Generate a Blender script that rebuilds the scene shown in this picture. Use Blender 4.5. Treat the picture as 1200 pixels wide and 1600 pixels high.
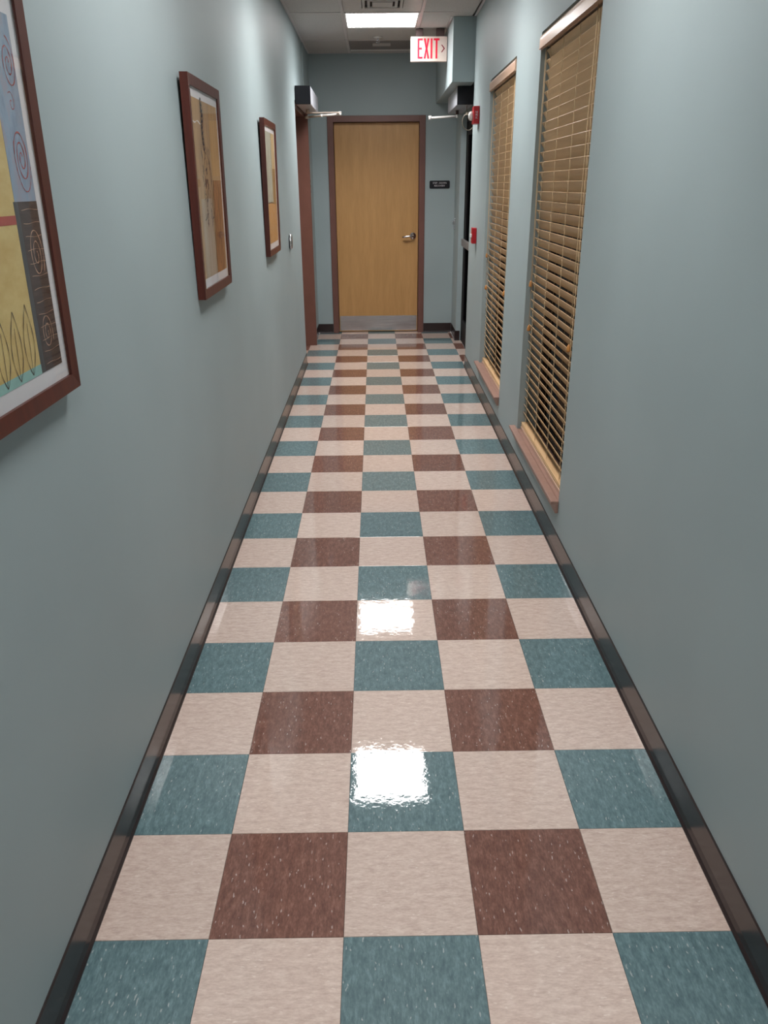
import bpy, bmesh, math, random
from mathutils import Matrix, Vector

for o in list(bpy.data.objects):
    bpy.data.objects.remove(o, do_unlink=True)
SC = bpy.context.scene
COL = SC.collection
random.seed(7)

# ------------------------------------------------------------------ camera
def make_camera():
    f, pitch, yaw, roll = 1193.79, math.radians(23.163), math.radians(0.4841), math.radians(-0.4730)
    cp, sp, cy, sy = math.cos(pitch), math.sin(pitch), math.cos(yaw), math.sin(yaw)
    F = Vector((sy*cp, cy*cp, -sp)); R0 = Vector((cy, -sy, 0)); U0 = R0.cross(F)
    c, s = math.cos(roll), math.sin(roll)
    R = c*R0 + s*U0; U = -s*R0 + c*U0
    cam = bpy.data.cameras.new('camera'); cam.sensor_fit = 'VERTICAL'; cam.sensor_height = 36.0
    cam.lens = f*36.0/1600.0; cam.clip_start = 0.02; cam.clip_end = 100
    o = bpy.data.objects.new('camera', cam); COL.objects.link(o)
    m = Matrix.Identity(4)
    for i in range(3):
        m[i][0] = R[i]; m[i][1] = U[i]; m[i][2] = -F[i]
    m[0][3], m[1][3], m[2][3] = 0.3937, -1.2115, 1.5622
    o.matrix_world = m
    SC.camera = o
make_camera()

# ------------------------------------------------------------------ world (night outside), exposure
w = bpy.data.worlds.new('night'); SC.world = w; w.use_nodes = True
w.node_tree.nodes['Background'].inputs[0].default_value = (0.010, 0.012, 0.018, 1)
w.node_tree.nodes['Background'].inputs[1].default_value = 0.4
SC.view_settings.view_transform = 'Standard'
SC.view_settings.look = 'None'
SC.view_settings.gamma = 1.0
SC.view_settings.use_curve_mapping = False
SC.view_settings.exposure = 0.0
LIGHT_STRENGTH = 16.0
LAMP_WATTS = 20.0
LAMP_SPREAD = 125.0
LAMP_LEVEL = {0: 1.12, -4: 0.95, -8: 0.68, -12: 0.72}      # the panels nearer the viewpoint are dimmed
LIGHT_COLOR = (1.0, 0.975, 0.965)
SC.cycles.max_bounces = 12
SC.cycles.diffuse_bounces = 6
SC.cycles.glossy_bounces = 5
SC.cycles.transmission_bounces = 8
SC.cycles.transparent_max_bounces = 12
SC.cycles.sample_clamp_indirect = 6.0

# ------------------------------------------------------------------ material helpers
def lin(c):
    return tuple(((v/255)/12.92 if v/255 <= 0.04045 else ((v/255+0.055)/1.055)**2.4) for v in c) + (1.0,)

class Mat:
    def __init__(s, name):
        s.m = bpy.data.materials.new(name); s.m.use_nodes = True
        s.nt = s.m.node_tree; s.b = s.nt.nodes['Principled BSDF']; s.out = s.nt.nodes['Material Output']
    def n(s, t, **kw):
        nd = s.nt.nodes.new(t)
        for k, v in kw.items():
            if k in nd.inputs.keys(): nd.inputs[k].default_value = v
            else: setattr(nd, k, v)
        return nd
    def l(s, a, b): s.nt.links.new(a, b)
    def set(s, **kw):
        for k, v in kw.items(): s.b.inputs[k.replace('_', ' ')].default_value = v
        return s
    def pos(s): return s.n('ShaderNodeNewGeometry').outputs['Position']
    def obj(s): return s.n('ShaderNodeTexCoord').outputs['Object']
    def mapped(s, vec, scale=(1, 1, 1), rot=(0, 0, 0)):
        mp = s.n('ShaderNodeMapping'); mp.inputs['Scale'].default_value = scale; mp.inputs['Rotation'].default_value = rot
        s.l(vec, mp.inputs['Vector']); return mp.outputs[0]
    def noise(s, vec, scale, detail=3, rough=0.5):
        nd = s.n('ShaderNodeTexNoise'); nd.inputs['Scale'].default_value = scale
        nd.inputs['Detail'].default_value = detail; nd.inputs['Roughness'].default_value = rough
        s.l(vec, nd.inputs['Vector']); return nd.outputs['Fac']
    def ramp(s, fac, stops):
        r = s.n('ShaderNodeValToRGB'); e = r.color_ramp.elements
        e[0].position, e[0].color = stops[0]; e[1].position, e[1].color = stops[-1]
        for p, c in stops[1:-1]:
            q = e.new(p); q.color = c
        s.l(fac, r.inputs[0]); return r.outputs[0]
    def mix(s, fac, a, b, mode='MIX'):
        m = s.n('ShaderNodeMix', data_type='RGBA', blend_type=mode)
        for sock, v in ((m.inputs[0], fac), (m.inputs[6], a), (m.inputs[7], b)):
            if hasattr(v, 'node'): s.l(v, sock)
            else: sock.default_value = v
        return m.outputs[2]
    def color(s, v):
        if hasattr(v, 'node'): s.l(v, s.b.inputs['Base Color'])
        else: s.b.inputs['Base Color'].default_value = v
        return s
    def bump(s, h, strength, dist, inp='Normal'):
        b = s.n('ShaderNodeBump'); b.inputs['Strength'].default_value = strength; b.inputs['Distance'].default_value = dist
        s.l(h, b.inputs['Height']); s.l(b.outputs[0], s.b.inputs[inp]); return s

def plain(name, rgb, rough=0.5, metal=0.0, var=0.06, scale=30, **kw):
    m = Mat(name)
    c = lin(rgb); d = tuple(max(0, v*(1-var)) for v in c[:3]) + (1,); e = tuple(min(1, v*(1+var)) for v in c[:3]) + (1,)
    m.color(m.ramp(m.noise(m.pos(), scale), [(0.3, d), (0.7, e)]))
    m.set(Roughness=rough, Metallic=metal, **kw)
    return m

def wood(name, rgb_a, rgb_b, rough=0.4, axis=2, fine=60, **kw):
    m = Mat(name)
    sc = [fine, fine, fine]; sc[axis] = fine*0.06
    n1 = m.noise(m.mapped(m.pos(), tuple(sc)), 1.0, 4, 0.6)
    m.color(m.ramp(n1, [(0.3, lin(rgb_a)), (0.7, lin(rgb_b))])); m.set(Roughness=rough, **kw)
    return m

def paint(name, rgb, rough=0.52):
    m = Mat(name); c = lin(rgb)
    a = tuple(v*0.97 for v in c[:3]) + (1,); b = tuple(v*1.03 for v in c[:3]) + (1,)
    m.color(m.ramp(m.noise(m.pos(), 1.7, 2), [(0.35, a), (0.65, b)]))
    m.bump(m.noise(m.pos(), 330, 2), 0.10, 0.001)
    m.set(Roughness=rough); m.b.inputs['Specular IOR Level'].default_value = 0.35
    return m

def vct(name, base, dark, light, streak_axis, fleck_amount):
    """vinyl composition tile: streaked mottling with sparse pale chips under polished wax"""
    m = Mat(name)
    oi = m.n('ShaderNodeObjectInfo')
    off = m.n('ShaderNodeVectorMath', operation='SCALE'); 
    cb = m.n('ShaderNodeCombineXYZ'); m.l(oi.outputs['Random'], cb.inputs[0]); m.l(oi.outputs['Random'], cb.inputs[1])
    m.l(cb.outputs[0], off.inputs[0]); off.inputs[3].default_value = 37.0
    add = m.n('ShaderNodeVectorMath', operation='ADD'); m.l(m.pos(), add.inputs[0]); m.l(off.outputs[0], add.inputs[1])
    P = add.outputs[0]
    st = (0.34, 1, 1) if streak_axis == 0 else (1, 0.34, 1)
    fine = m.noise(m.mapped(P, st, (0, 0, 0.15)), 230, 3, 0.6)
    mid = m.noise(m.mapped(P, st, (0, 0, -0.1)), 75, 3, 0.65)
    big = m.noise(P, 9, 2)
    s = m.n('ShaderNodeMath', operation='MULTIPLY_ADD'); m.l(mid, s.inputs[0]); s.inputs[1].default_value = 0.6
    s2 = m.n('ShaderNodeMath', operation='MULTIPLY'); m.l(fine, s2.inputs[0]); s2.inputs[1].default_value = 0.4
    m.l(s2.outputs[0], s.inputs[2])
    col = m.ramp(s.outputs[0], [(0.36, lin(dark)), (0.5, lin(base)), (0.64, lin(light))])
    # sparse chips
    vo = m.n('ShaderNodeTexVoronoi'); vo.inputs['Scale'].default_value = 125
    dist = m.n('ShaderNodeVectorMath', operation='ADD')
    nz = m.n('ShaderNodeTexNoise'); nz.inputs['Scale'].default_value = 60; m.l(P, nz.inputs['Vector'])
    sc2 = m.n('ShaderNodeVectorMath', operation='SCALE'); m.l(nz.outputs['Color'], sc2.inputs[0]); sc2.inputs[3].default_value = 0.010
    m.l(m.mapped(P, (0.34, 1, 1) if streak_axis == 0 else (1, 0.34, 1), (0, 0, 0.25)), dist.inputs[0]); m.l(sc2.outputs[0], dist.inputs[1])
    m.l(dist.outputs[0], vo.inputs['Vector'])
    sep = m.n('ShaderNodeSeparateColor'); m.l(vo.outputs['Color'], sep.inputs[0])
    pick = m.n('ShaderNodeMath', operation='GREATER_THAN'); m.l(sep.outputs[0], pick.inputs[0]); pick.inputs[1].default_value = 1-fleck_amount
    near = m.n('ShaderNodeMapRange'); m.l(vo.outputs['Distance'], near.inputs[0])
    near.inputs[1].default_value = 0.13; near.inputs[2].default_value = 0.25; near.inputs[3].default_value = 1; near.inputs[4].default_value = 0
    mu = m.n('ShaderNodeMath', operation='MULTIPLY'); m.l(pick.outputs[0], mu.inputs[0]); m.l(near.outputs[0], mu.inputs[1])
    pale = tuple(0.55*a + 0.45*b for a, b in zip(lin(light), lin((235, 228, 220))))
    mu2 = m.n('ShaderNodeMath', operation='MULTIPLY'); m.l(mu.outputs[0], mu2.inputs[0]); mu2.inputs[1].default_value = 0.6
    col = m.mix(mu2.outputs[0], col, pale)
    # slight tile to tile difference
    vr = m.n('ShaderNodeMapRange'); m.l(oi.outputs['Random'], vr.inputs[0]); vr.inputs[3].default_value = 0.94; vr.inputs[4].default_value = 1.05
    gm = m.n('ShaderNodeCombineColor')
    for i in range(3): m.l(vr.outputs[0], gm.inputs[i])
    col = m.mix(1.0, col, gm.outputs[0], 'MULTIPLY')
    m.color(col)
    m.set(Roughness=0.45, Coat_Weight=1.0, Coat_Roughness=0.035, Coat_IOR=1.5)
    m.b.inputs['Specular IOR Level'].default_value = 0.2
    wav = m.n('ShaderNodeMath', operation='MULTIPLY_ADD'); m.l(m.noise(m.pos(), 70, 2), wav.inputs[0]); wav.inputs[1].default_value = 0.35
    m.l(m.noise(m.pos(), 11, 2), wav.inputs[2])
    m.bump(wav.outputs[0], 0.10, 0.0035, 'Coat Normal')
    return m

PAINT = paint('grey green wall paint', (152, 166, 168))
PAINT_TRIM = plain('taupe sill paint', (150, 118, 106), 0.45)
FRAME_BROWN = plain('brown enamel door frame', (110, 75, 67), 0.38, scale=8)
BIRCH = Mat('golden birch veneer')
_n = BIRCH.noise(BIRCH.mapped(BIRCH.pos(), (9, 9, 1.2)), 2.2, 5, 0.6)
_k = BIRCH.noise(BIRCH.mapped(BIRCH.pos(), (160, 160, 9)), 1.0, 3, 0.5)
BIRCH.color(BIRCH.mix(0.12, BIRCH.ramp(_n, [(0.3, lin((178, 136, 84))), (0.7, lin((194, 150, 97)))]), BIRCH.ramp(_k, [(0.3, lin((160, 118, 66))), (0.7, lin((204, 162, 106)))])))
BIRCH.set(Roughness=0.42)
COVE = plain('dark brown vinyl cove base', (44, 33, 33), 0.24, scale=5)
COVE.b.inputs['Specular IOR Level'].default_value = 0.6
STEEL = Mat('brushed stainless steel')
STEEL.color(STEEL.ramp(STEEL.noise(STEEL.mapped(STEEL.pos(), (3, 3, 160)), 1.0, 3), [(0.3, lin((205, 205, 208))), (0.7, lin((232, 232, 236)))]))
STEEL.set(Metallic=1.0, Roughness=0.26)
STEEL.bump(STEEL.noise(STEEL.mapped(STEEL.pos(), (4, 4, 1400)), 1.0, 1), 1.0, 0.0006)     # fine horizontal brushing
CHROME = plain('satin chrome', (200, 200, 205), 0.16, 1.0, 0.03)
ALU = plain('satin aluminium casing', (196, 198, 206), 0.38, 0.35, 0.03)
BLACKCAP = plain('near black plastic', (22, 23, 29), 0.5)
BLACKCAP.b.inputs['Specular IOR Level'].default_value = 0.3
BLACKMETAL = plain('black anodised metal', (12, 10, 13), 0.5)
BLACKMETAL.b.inputs['Specular IOR Level'].default_value = 0.15
WHITE = plain('white enamel', (222, 220, 216), 0.4, var=0.02)
ARMTAN = plain('warm grey arm metal', (186, 172, 160), 0.35, 0.5)
REDPL = plain('red plastic', (176, 16, 30), 0.35)
REDTXT = Mat('red exit lettering'); REDTXT.color(REDTXT.ramp(REDTXT.noise(REDTXT.pos(), 40), [(0.3, lin((190, 16, 46))), (0.7, lin((208, 26, 58)))])).set(Roughness=0.4)
REDTXT.b.inputs['Emission Color'].default_value = lin((255, 20, 60)); REDTXT.b.inputs['Emission Strength'].default_value = 0.22
SIGNFACE = plain('exit sign housing white', (196, 186, 176), 0.45, var=0.02)
SIGNFACE.b.inputs['Emission Color'].default_value = lin((255, 150, 145)); SIGNFACE.b.inputs['Emission Strength'].default_value = 0.06
DARKARROW = plain('dim arrow red', (120, 24, 36), 0.5)
TXTWHITE = plain('white engraved lettering', (205, 202, 205), 0.5)
CANOPY = plain('brown mounting bracket', (70, 50, 48), 0.5)
TBAR = plain('white ceiling grid metal', (196, 190, 188), 0.4, var=0.02)
CEIL = Mat('mineral fibre ceiling tile')
_c = CEIL.noise(CEIL.pos(), 260, 3, 0.7)
CEIL.color(CEIL.ramp(_c, [(0.32, lin((158, 154, 150))), (0.5, lin((190, 186, 182))), (0.7, lin((198, 194, 190)))])).set(Roughness=0.85)
CEIL.bump(_c, 0.3, 0.002)
VENTDARK = plain('shaded grey vent metal', (120, 112, 108), 0.5)  # shade on the end-wall ceiling panel is put into this darker colour
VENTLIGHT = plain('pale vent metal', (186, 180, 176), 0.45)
SLOT = plain('dark vent slot', (42, 40, 40), 0.7)
SUBFLOOR = plain('dark tile joint', (58, 50, 46), 0.7)
TILE_BEIGE = vct('beige vinyl tile', (199, 178, 166), (184, 162, 151), (212, 194, 183), 0, 0.30)
TILE_BLUE = vct('blue green vinyl tile', (88, 113, 117), (72, 96, 101), (108, 134, 138), 1, 0.36)
TILE_BROWN = vct('brown vinyl tile', (110, 72, 60), (92, 57, 47), (132, 93, 79), 1, 0.34)
SLATM = wood('tan faux wood slat', (203, 167, 124), (221, 187, 145), 0.33, 1, 50)
VALM = wood('pale tan valance wood', (196, 160, 134), (208, 174, 150), 0.28, 1, 50)
CORDM = plain('cream blind cord', (206, 180, 140), 0.75)
TASSELM = plain('wooden tassel', (190, 130, 66), 0.45)
BRONZE = plain('dark bronze window frame', (44, 38, 36), 0.45)
MAHOG = wood('reddish brown picture moulding', (70, 28, 21), (90, 39, 28), 0.35, 2, 40)
MATBOARD = plain('off white mat board', (222, 216, 222), 0.8, var=0.02)
BACKM = plain('dark backing paper', (60, 50, 46), 0.8)
CABLE = plain('grey brown cable', (128, 118, 104), 0.5)

def glass(name, tint, spec=1.0):
    m = Mat(name); nt = m.nt; nt.nodes.remove(m.b)
    tr = m.n('ShaderNodeBsdfTransparent'); tr.inputs[0].default_value = tint
    gl = m.n('ShaderNodeBsdfGlossy'); gl.inputs['Roughness'].default_value = 0.02
    fr = m.n('ShaderNodeFresnel'); fr.inputs[0].default_value = 1.45
    bp = m.n('ShaderNodeBump'); bp.inputs['Strength'].default_value = 0.04; bp.inputs['Distance'].default_value = 0.001
    m.l(m.noise(m.pos(), 6, 1), bp.inputs['Height']); m.l(bp.outputs[0], gl.inputs['Normal'])
    mu = m.n('ShaderNodeMath', operation='MULTIPLY'); ge = m.n('ShaderNodeNewGeometry'); bk = m.n('ShaderNodeMath', operation='MULTIPLY_ADD')
    m.l(ge.outputs['Backfacing'], bk.inputs[0]); bk.inputs[1].default_value = -spec; bk.inputs[2].default_value = spec
    m.l(fr.outputs[0], mu.inputs[0]); m.l(bk.outputs[0], mu.inputs[1])
    mx = m.n('ShaderNodeMixShader'); m.l(mu.outputs[0], mx.inputs[0]); m.l(tr.outputs[0], mx.inputs[1]); m.l(gl.outputs[0], mx.inputs[2])
    m.l(mx.outputs[0], m.out.inputs[0]); return m
PICGLASS = glass('picture glass', (0.97, 0.98, 0.97, 1), 0.7)
WINGLASS = glass('window glass', (0.80, 0.84, 0.82, 1))
DOORGLASS = glass('tinted door glass', (0.10, 0.10, 0.11, 1), 0.12)

def lens_mat(level):
    m = Mat('lit prismatic lens'); m.color((0.9, 0.9, 0.9, 1)).set(Roughness=0.4)
    m.b.inputs['Emission Color'].default_value = LIGHT_COLOR + (1,)
    sx = m.n('ShaderNodeSeparateXYZ'); m.l(m.obj(), sx.inputs[0])
    ab = m.n('ShaderNodeMath', operation='ABSOLUTE'); m.l(sx.outputs[0], ab.inputs[0])
    mr = m.n('ShaderNodeMapRange'); m.l(ab.outputs[0], mr.inputs[0])
    for k, v in enumerate((0.015, 0.07, LIGHT_STRENGTH*0.72*level, LIGHT_STRENGTH*1.05*level)): mr.inputs[k+1].default_value = v
    m.l(mr.outputs[0], m.b.inputs['Emission Strength'])
    return m
LENSES = {k: lens_mat(v) for k, v in LAMP_LEVEL.items()}

# ------------------------------------------------------------------ mesh helpers
class B:
    def __init__(s): s.bm = bmesh.new()
    def box(s, x0, x1, y0, y1, z0, z1, bev=0.0, seg=1, rot=None, mi=0):
        r = bmesh.ops.create_cube(s.bm, size=1.0); vs = r['verts']
        c = Vector(((x0+x1)/2, (y0+y1)/2, (z0+z1)/2)); d = Vector((x1-x0, y1-y0, z1-z0))
        for v in vs: v.co = Vector((v.co.x*d.x, v.co.y*d.y, v.co.z*d.z))
        if bev:
            es = list({e for v in vs for e in v.link_edges})
            g = bmesh.ops.bevel(s.bm, geom=es, offset=bev, segments=seg, affect='EDGES', profile=0.5)
            vs = list(set(g['verts']) | {v for f in g['faces'] for v in f.verts})
            vs = list(s._island(vs[0]))
        for v in vs:
            v.co = (rot @ v.co if rot else v.co) + c
        if mi:
            for f in {f for v in vs for f in v.link_faces}: f.material_index = mi
        return s
    def _island(s, v):
        seen = {v}; st = [v]
        while st:
            a = st.pop()
            for e in a.link_edges:
                b = e.other_vert(a)
                if b not in seen: seen.add(b); st.append(b)
        return seen
    def cyl(s, p0, p1, r0, r1=None, n=20, mi=0):
        p0, p1 = Vector(p0), Vector(p1); r1 = r0 if r1 is None else r1
        d = p1-p0; q = d.to_track_quat('Z', 'Y').to_matrix().to_4x4()
        r = bmesh.ops.create_cone(s.bm, cap_ends=True, segments=n, radius1=r0, radius2=r1, depth=d.length)
        M = Matrix.Translation((p0+p1)/2) @ q
        for v in r['verts']: v.co = M @ v.co
        for f in {f for v in r['verts'] for f in v.link_faces}:
            f.smooth = len(f.verts) == 4; f.material_index = mi
        return s
    def lathe(s, prof, axis_m, n=24):
        rings = []
        for (r, z) in prof:
            rings.append([s.bm.verts.new(axis_m @ Vector((r*math.cos(2*math.pi*i/n), r*math.sin(2*math.pi*i/n), z))) for i in range(n)])
        for a, b in zip(rings, rings[1:]):
            for i in range(n):
                f = s.bm.faces.new((a[i], a[(i+1) % n], b[(i+1) % n], b[i])); f.smooth = True
        s.bm.faces.new(list(reversed(rings[0]))); s.bm.faces.new(rings[-1])
        return s
    def tube(s, pts, r, n=8, closed=False):
        pts = [Vector(p) for p in pts]; rings = []; N = len(pts); prev = None
        for i, p in enumerate(pts):
            a = pts[i-1] if i else p; b = pts[i+1] if i < N-1 else p
            t = (b-a).normalized()
            u = (prev - t*prev.dot(t)) if prev else t.orthogonal()
            u.normalize(); prev = u; v = t.cross(u)
            rings.append([s.bm.verts.new(p + r*(math.cos(2*math.pi*k/n)*u + math.sin(2*math.pi*k/n)*v)) for k in range(n)])
        for a, b in zip(rings, rings[1:]):
            for k in range(n):
                f = s.bm.faces.new((a[k], a[(k+1) % n], b[(k+1) % n], b[k])); f.smooth = True
        s.bm.faces.new(list(reversed(rings[0]))); s.bm.faces.new(rings[-1])
        return s
    def prism_y(s, prof, y0, y1):
        """profile of (x,z) swept along Y"""
        a = [s.bm.verts.new((x, y0, z)) for x, z in prof]; b = [s.bm.verts.new((x, y1, z)) for x, z in prof]
        n = len(prof)
        for i in range(n): s.bm.faces.new((a[i], a[(i+1) % n], b[(i+1) % n], b[i]))
        s.bm.faces.new(a); s.bm.faces.new(list(reversed(b))); return s
    def prism_x(s, prof, x0, x1):
        """profile of (y,z) swept along X"""
        a = [s.bm.verts.new((x0, y, z)) for y, z in prof]; b = [s.bm.verts.new((x1, y, z)) for y, z in prof]
        n = len(prof)
        for i in range(n): s.bm.faces.new((a[i], a[(i+1) % n], b[(i+1) % n], b[i]))
        s.bm.faces.new(a); s.bm.faces.new(list(reversed(b))); return s
    def poly(s, pts, mi=0):
        f = s.bm.faces.new([s.bm.verts.new(p) for p in pts]); f.material_index = mi; return s
    def ribbon(s, pts, wd, plane, mi=0):
        """flat ribbon through 2D points, plane maps (u,v)->xyz"""
        pts = [Vector(p) for p in pts]; L = []; N = len(pts)
        for i, p in enumerate(pts):
            a = pts[max(0, i-1)]; b = pts[min(N-1, i+1)]
            t = (b-a); t = t.normalized() if t.length > 1e-9 else Vector((1, 0)); nn = Vector((-t.y, t.x))
            ww = wd*(0.7 + 0.3*math.sin(i*1.3))
            L.append((s.bm.verts.new(plane(p+nn*ww/2)), s.bm.verts.new(plane(p-nn*ww/2))))
        for a, b in zip(L, L[1:]):
            f = s.bm.faces.new((a[0], b[0], b[1], a[1])); f.material_index = mi
        return s
    def build(s, name, mats, parent=None, loc=(0, 0, 0), mat4=None):
        bmesh.ops.recalc_face_normals(s.bm, faces=s.bm.faces[:])
        me = bpy.data.meshes.new(name); s.bm.to_mesh(me); s.bm.free()
        for m in (mats if isinstance(mats, (list, tuple)) else [mats]): me.materials.append(m.m)
        return put(name, me, parent, loc, mat4)

def put(name, me, parent=None, loc=(0, 0, 0), mat4=None):
    o = bpy.data.objects.new(name, me); COL.objects.link(o)
    if mat4 is not None: o.matrix_world = mat4
    else: o.location = loc
    if parent is not None: o.parent = parent
    return o

def tag(o, label=None, cat=None, group=None, kind=None):
    if label: o['label'] = label
    if cat: o['category'] = cat
    if group: o['group'] = group
    if kind: o['kind'] = kind
    return o

def root(name, loc, label, cat, group=None, kind=None, mat4=None):
    return tag(put(name, None, None, loc, mat4), label, cat, group, kind)

TH = 0.0042                                   # the right wall splays by a quarter of a degree
RW = Matrix.Translation((1.196, 0, 0)) @ Matrix.Rotation(-TH, 4, 'Z')
def rw(y, z=0.0, u=0.0): return RW @ Matrix.Translation((u, y, z))

def text_mesh(txt, size, mat, name, parent, M, extrude=0.0006, spacing=1.0):
    cu = bpy.data.curves.new(name, 'FONT'); cu.body = txt; cu.size = size; cu.align_x = 'CENTER'; cu.align_y = 'CENTER'
    cu.extrude = extrude; cu.space_character = spacing; cu.resolution_u = 3
    t = bpy.data.objects.new(name, cu); COL.objects.link(t)
    bpy.context.view_layer.update()
    me = bpy.data.meshes.new_from_object(t.evaluated_get(bpy.context.evaluated_depsgraph_get()))
    bpy.data.objects.remove(t, do_unlink=True)
    me.materials.clear(); me.materials.append(mat.m); me.transform(M)
    return put(name, me, parent)

# ================================================================== LARGE STRUCTURE
XL, YE, ZC, YB = -0.268, 7.70, 2.79, -3.2

# floor -------------------------------------------------------------
T = 0.3048
fl = B().box(-0.60, 1.60, YB-0.05, 7.95, -0.06, -0.0045).build('floor', SUBFLOOR)
tag(fl, 'checkered floor of beige, blue-green and brown vinyl tiles', 'floor', kind='structure')
def tile_mesh(name, mat):
    bm = bmesh.new(); h = T/2-0.0004; i = h-0.0007
    R = [[bm.verts.new((sx*a, sy*a, z)) for sx, sy in ((-1, -1), (1, -1), (1, 1), (-1, 1))] for a, z in ((i, 0), (h, -0.0006), (h, -0.0042))]
    bm.faces.new(R[0])
    for a, b in zip(R, R[1:]):
        for k in range(4): bm.faces.new((b[k], b[(k+1) % 4], a[(k+1) % 4], a[k]))
    bm.faces.new(list(reversed(R[2])))
    me = bpy.data.meshes.new(name); bm.to_mesh(me); bm.free(); me.materials.append(mat.m); return me
TM = {'beige': tile_mesh('beige_tile', TILE_BEIGE), 'blue': tile_mesh('blue_tile', TILE_BLUE), 'brown': tile_mesh('brown_tile', TILE_BROWN)}
def lay(c, r):
    if r % 2 == 0: k = 'brown' if c % 2 == 0 else 'beige'
    else: k = 'blue' if c % 2 else 'beige'
    put('floor_tile', TM[k], fl, ((c+0.5)*T, (r+0.5)*T, 0))
for r in range(-9, 26):
    for c in range(-1, 4): lay(c, r)
for r in range(18, 26): lay(4, r)
for r in range(19, 24): lay(-2, r)

# left wall, with the doorway at its far end -------------------------
wl = B()
wl.box(XL-0.16, XL, YB, 6.05, 0, ZC).box(XL-0.16, XL, 6.05, 7.02, 2.227, ZC).box(XL-0.16, -0.262, 7.02, YE, 0, ZC)
tag(wl.build('wall_left', PAINT), 'long grey-green painted wall hung with three framed pictures', 'wall', kind='structure')

# right wall (local frame: u across, y along) with two window openings
W1 = (1.95, 3.06); W2 = (3.78, 4.86); WZ = (0.235, 2.232); YR = 5.90
wr = B(); TK = 0.17
for a, b in ((YB, W1[0]), (W1[1], W2[0]), (W2[1], YR)): wr.box(0, TK, a, b, 0, ZC)
for a, b in (W1, W2):
    wr.box(0, TK, a, b, 0, WZ[0]); wr.box(0, TK, a, b, WZ[1], ZC)
wr.box(0.031, TK+0.05, YR, 7.18, 2.20, ZC)            # above the black door
wr.box(0.031, TK+0.05, 7.18, YE, 0, ZC)               # stub beyond it
tag(wr.build('wall_right', PAINT, mat4=RW), 'grey-green wall with two blind-covered window openings', 'wall', kind='structure')

we = B()
we.box(-0.42, -0.092, YE, YE+0.16, 0, ZC).box(0.937, 1.45, YE, YE+0.16, 0, ZC).box(-0.092, 0.937, YE, YE+0.16, 2.227, ZC)
tag(we.build('wall_far', PAINT), 'narrow grey-green end wall around the birch door', 'wall', kind='structure')
tag(B().box(-0.43, 1.36, YB-0.12, YB, 0, ZC).build('wall_back', PAINT), 'unseen grey-green wall added to close the corridor behind the viewpoint', 'wall', kind='structure')  # unseen wall, added to keep light bouncing inside the corridor

# ceiling -------------------------------------------------------------
ce = B().box(-0.45, 1.50, YB-0.12, 7.90, ZC+0.020, ZC+0.06).build('ceiling', TBAR)
tag(ce, 'suspended ceiling of grey mineral tiles in a white metal grid', 'ceiling', kind='structure')
GX = (0.160, 0.7775); GY0 = 5.738; GP = 0.6096
LIGHTS = {0: 'square lit ceiling panel before the exit sign at the far end',
          -4: 'square lit ceiling panel above the nearer blind-covered window',
          -8: 'square lit ceiling panel above the painted spiral picture',
          -12: 'square lit ceiling panel behind the viewpoint'}
VENTS = (-1, 2)
def ceil_tile(x0, x1, y0, y1):
    g = 0.002
    B().box(x0+g, x1-g, y0+g, y1-g, ZC, ZC+0.016, 0.0015).build('ceiling_tile', CEIL, ce)
def bar(x0, x1, y0, y1):
    B().box(x0, x1, y0, y1, ZC-0.0035, ZC-0.0002, 0.0006).build('grid_bar', TBAR, ce)
for k in range(-15, 4):
    y0 = GY0+k*GP; y1 = min(y0+GP, YE-0.001); yl = max(y0, YB)
    if y1 <= yl: continue
    if k not in LIGHTS and k not in VENTS: ceil_tile(GX[0], GX[1], yl, y1)
    if yl > YB: bar(GX[0]+0.012, GX[1]-0.012, y0-0.012, y0+0.012)
for k in range(-16, 4, 2):
    y0 = max(GY0+k*GP, YB); y1 = min(GY0+(k+2)*GP, YE-0.001)
    if y1 <= y0: continue
    ceil_tile(XL+0.002, GX[0], y0, y1); ceil_tile(GX[1], 1.19, y0, y1)
    if y0 > YB:
        bar(XL+0.022, GX[0]-0.012, y0-0.012, y0+0.012); bar(GX[1]+0.012, 1.178 if y0 < 5.5 else 1.02, y0-0.012, y0+0.012)
for x in GX: bar(x-0.012, x+0.012, YB+0.001, YE-0.022)
bar(XL+0.001, XL+0.022, YB+0.001, YE-0.022); bar(XL+0.001, 1.02, YE-0.022, YE-0.001)
o = B().box(-0.021, -0.001, YB+0.02, 5.89, ZC-0.0035, ZC-0.0002, 0.0006).build('grid_bar', TBAR, ce, mat4=RW)
o = B().box(1.017, 1.037, 5.89, YE-0.022, ZC-0.0035, ZC-0.0002, 0.0006).build('grid_bar', TBAR, ce)
# bulkhead over the black door
bk = B().box(1.038, 1.2265, 5.901, YE-0.001, 2.332, ZC-0.0002, 0.003).build('bulkhead', PAINT, ce)
tag(bk, 'grey-green boxed bulkhead')

# baseboards -------------------------------------------------------------
def cove(sgn): return [(0, 0), (sgn*0.0125, 0), (sgn*0.0125, 0.003), (sgn*0.0075, 0.012), (sgn*0.0045, 0.028), (sgn*0.0040, 0.100), (sgn*0.0025, 0.1035), (0, 0.1035)]
b = B().prism_y([(XL+x, z) for x, z in cove(1)], YB+0.001, 6.05)
b.prism_y([(-0.262+x, z) for x, z in cove(1)], 7.022, YE-0.014)
tag(b.build('baseboard_left', COVE), 'glossy dark brown vinyl baseboard along the picture wall', 'baseboard', kind='structure')
b = B().prism_y(cove(-1), YB+0.001, YR)
b.prism_y([(0.031+x, z) for x, z in cove(-1)], 7.170, YE-0.014)
b.prism_x([(7.18+x, z) for x, z in cove(-1)], 0.0195, 0.075)
tag(b.build('baseboard_right', COVE, mat4=RW), 'glossy dark brown vinyl baseboard below the windows', 'baseboard', kind='structure')
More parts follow.
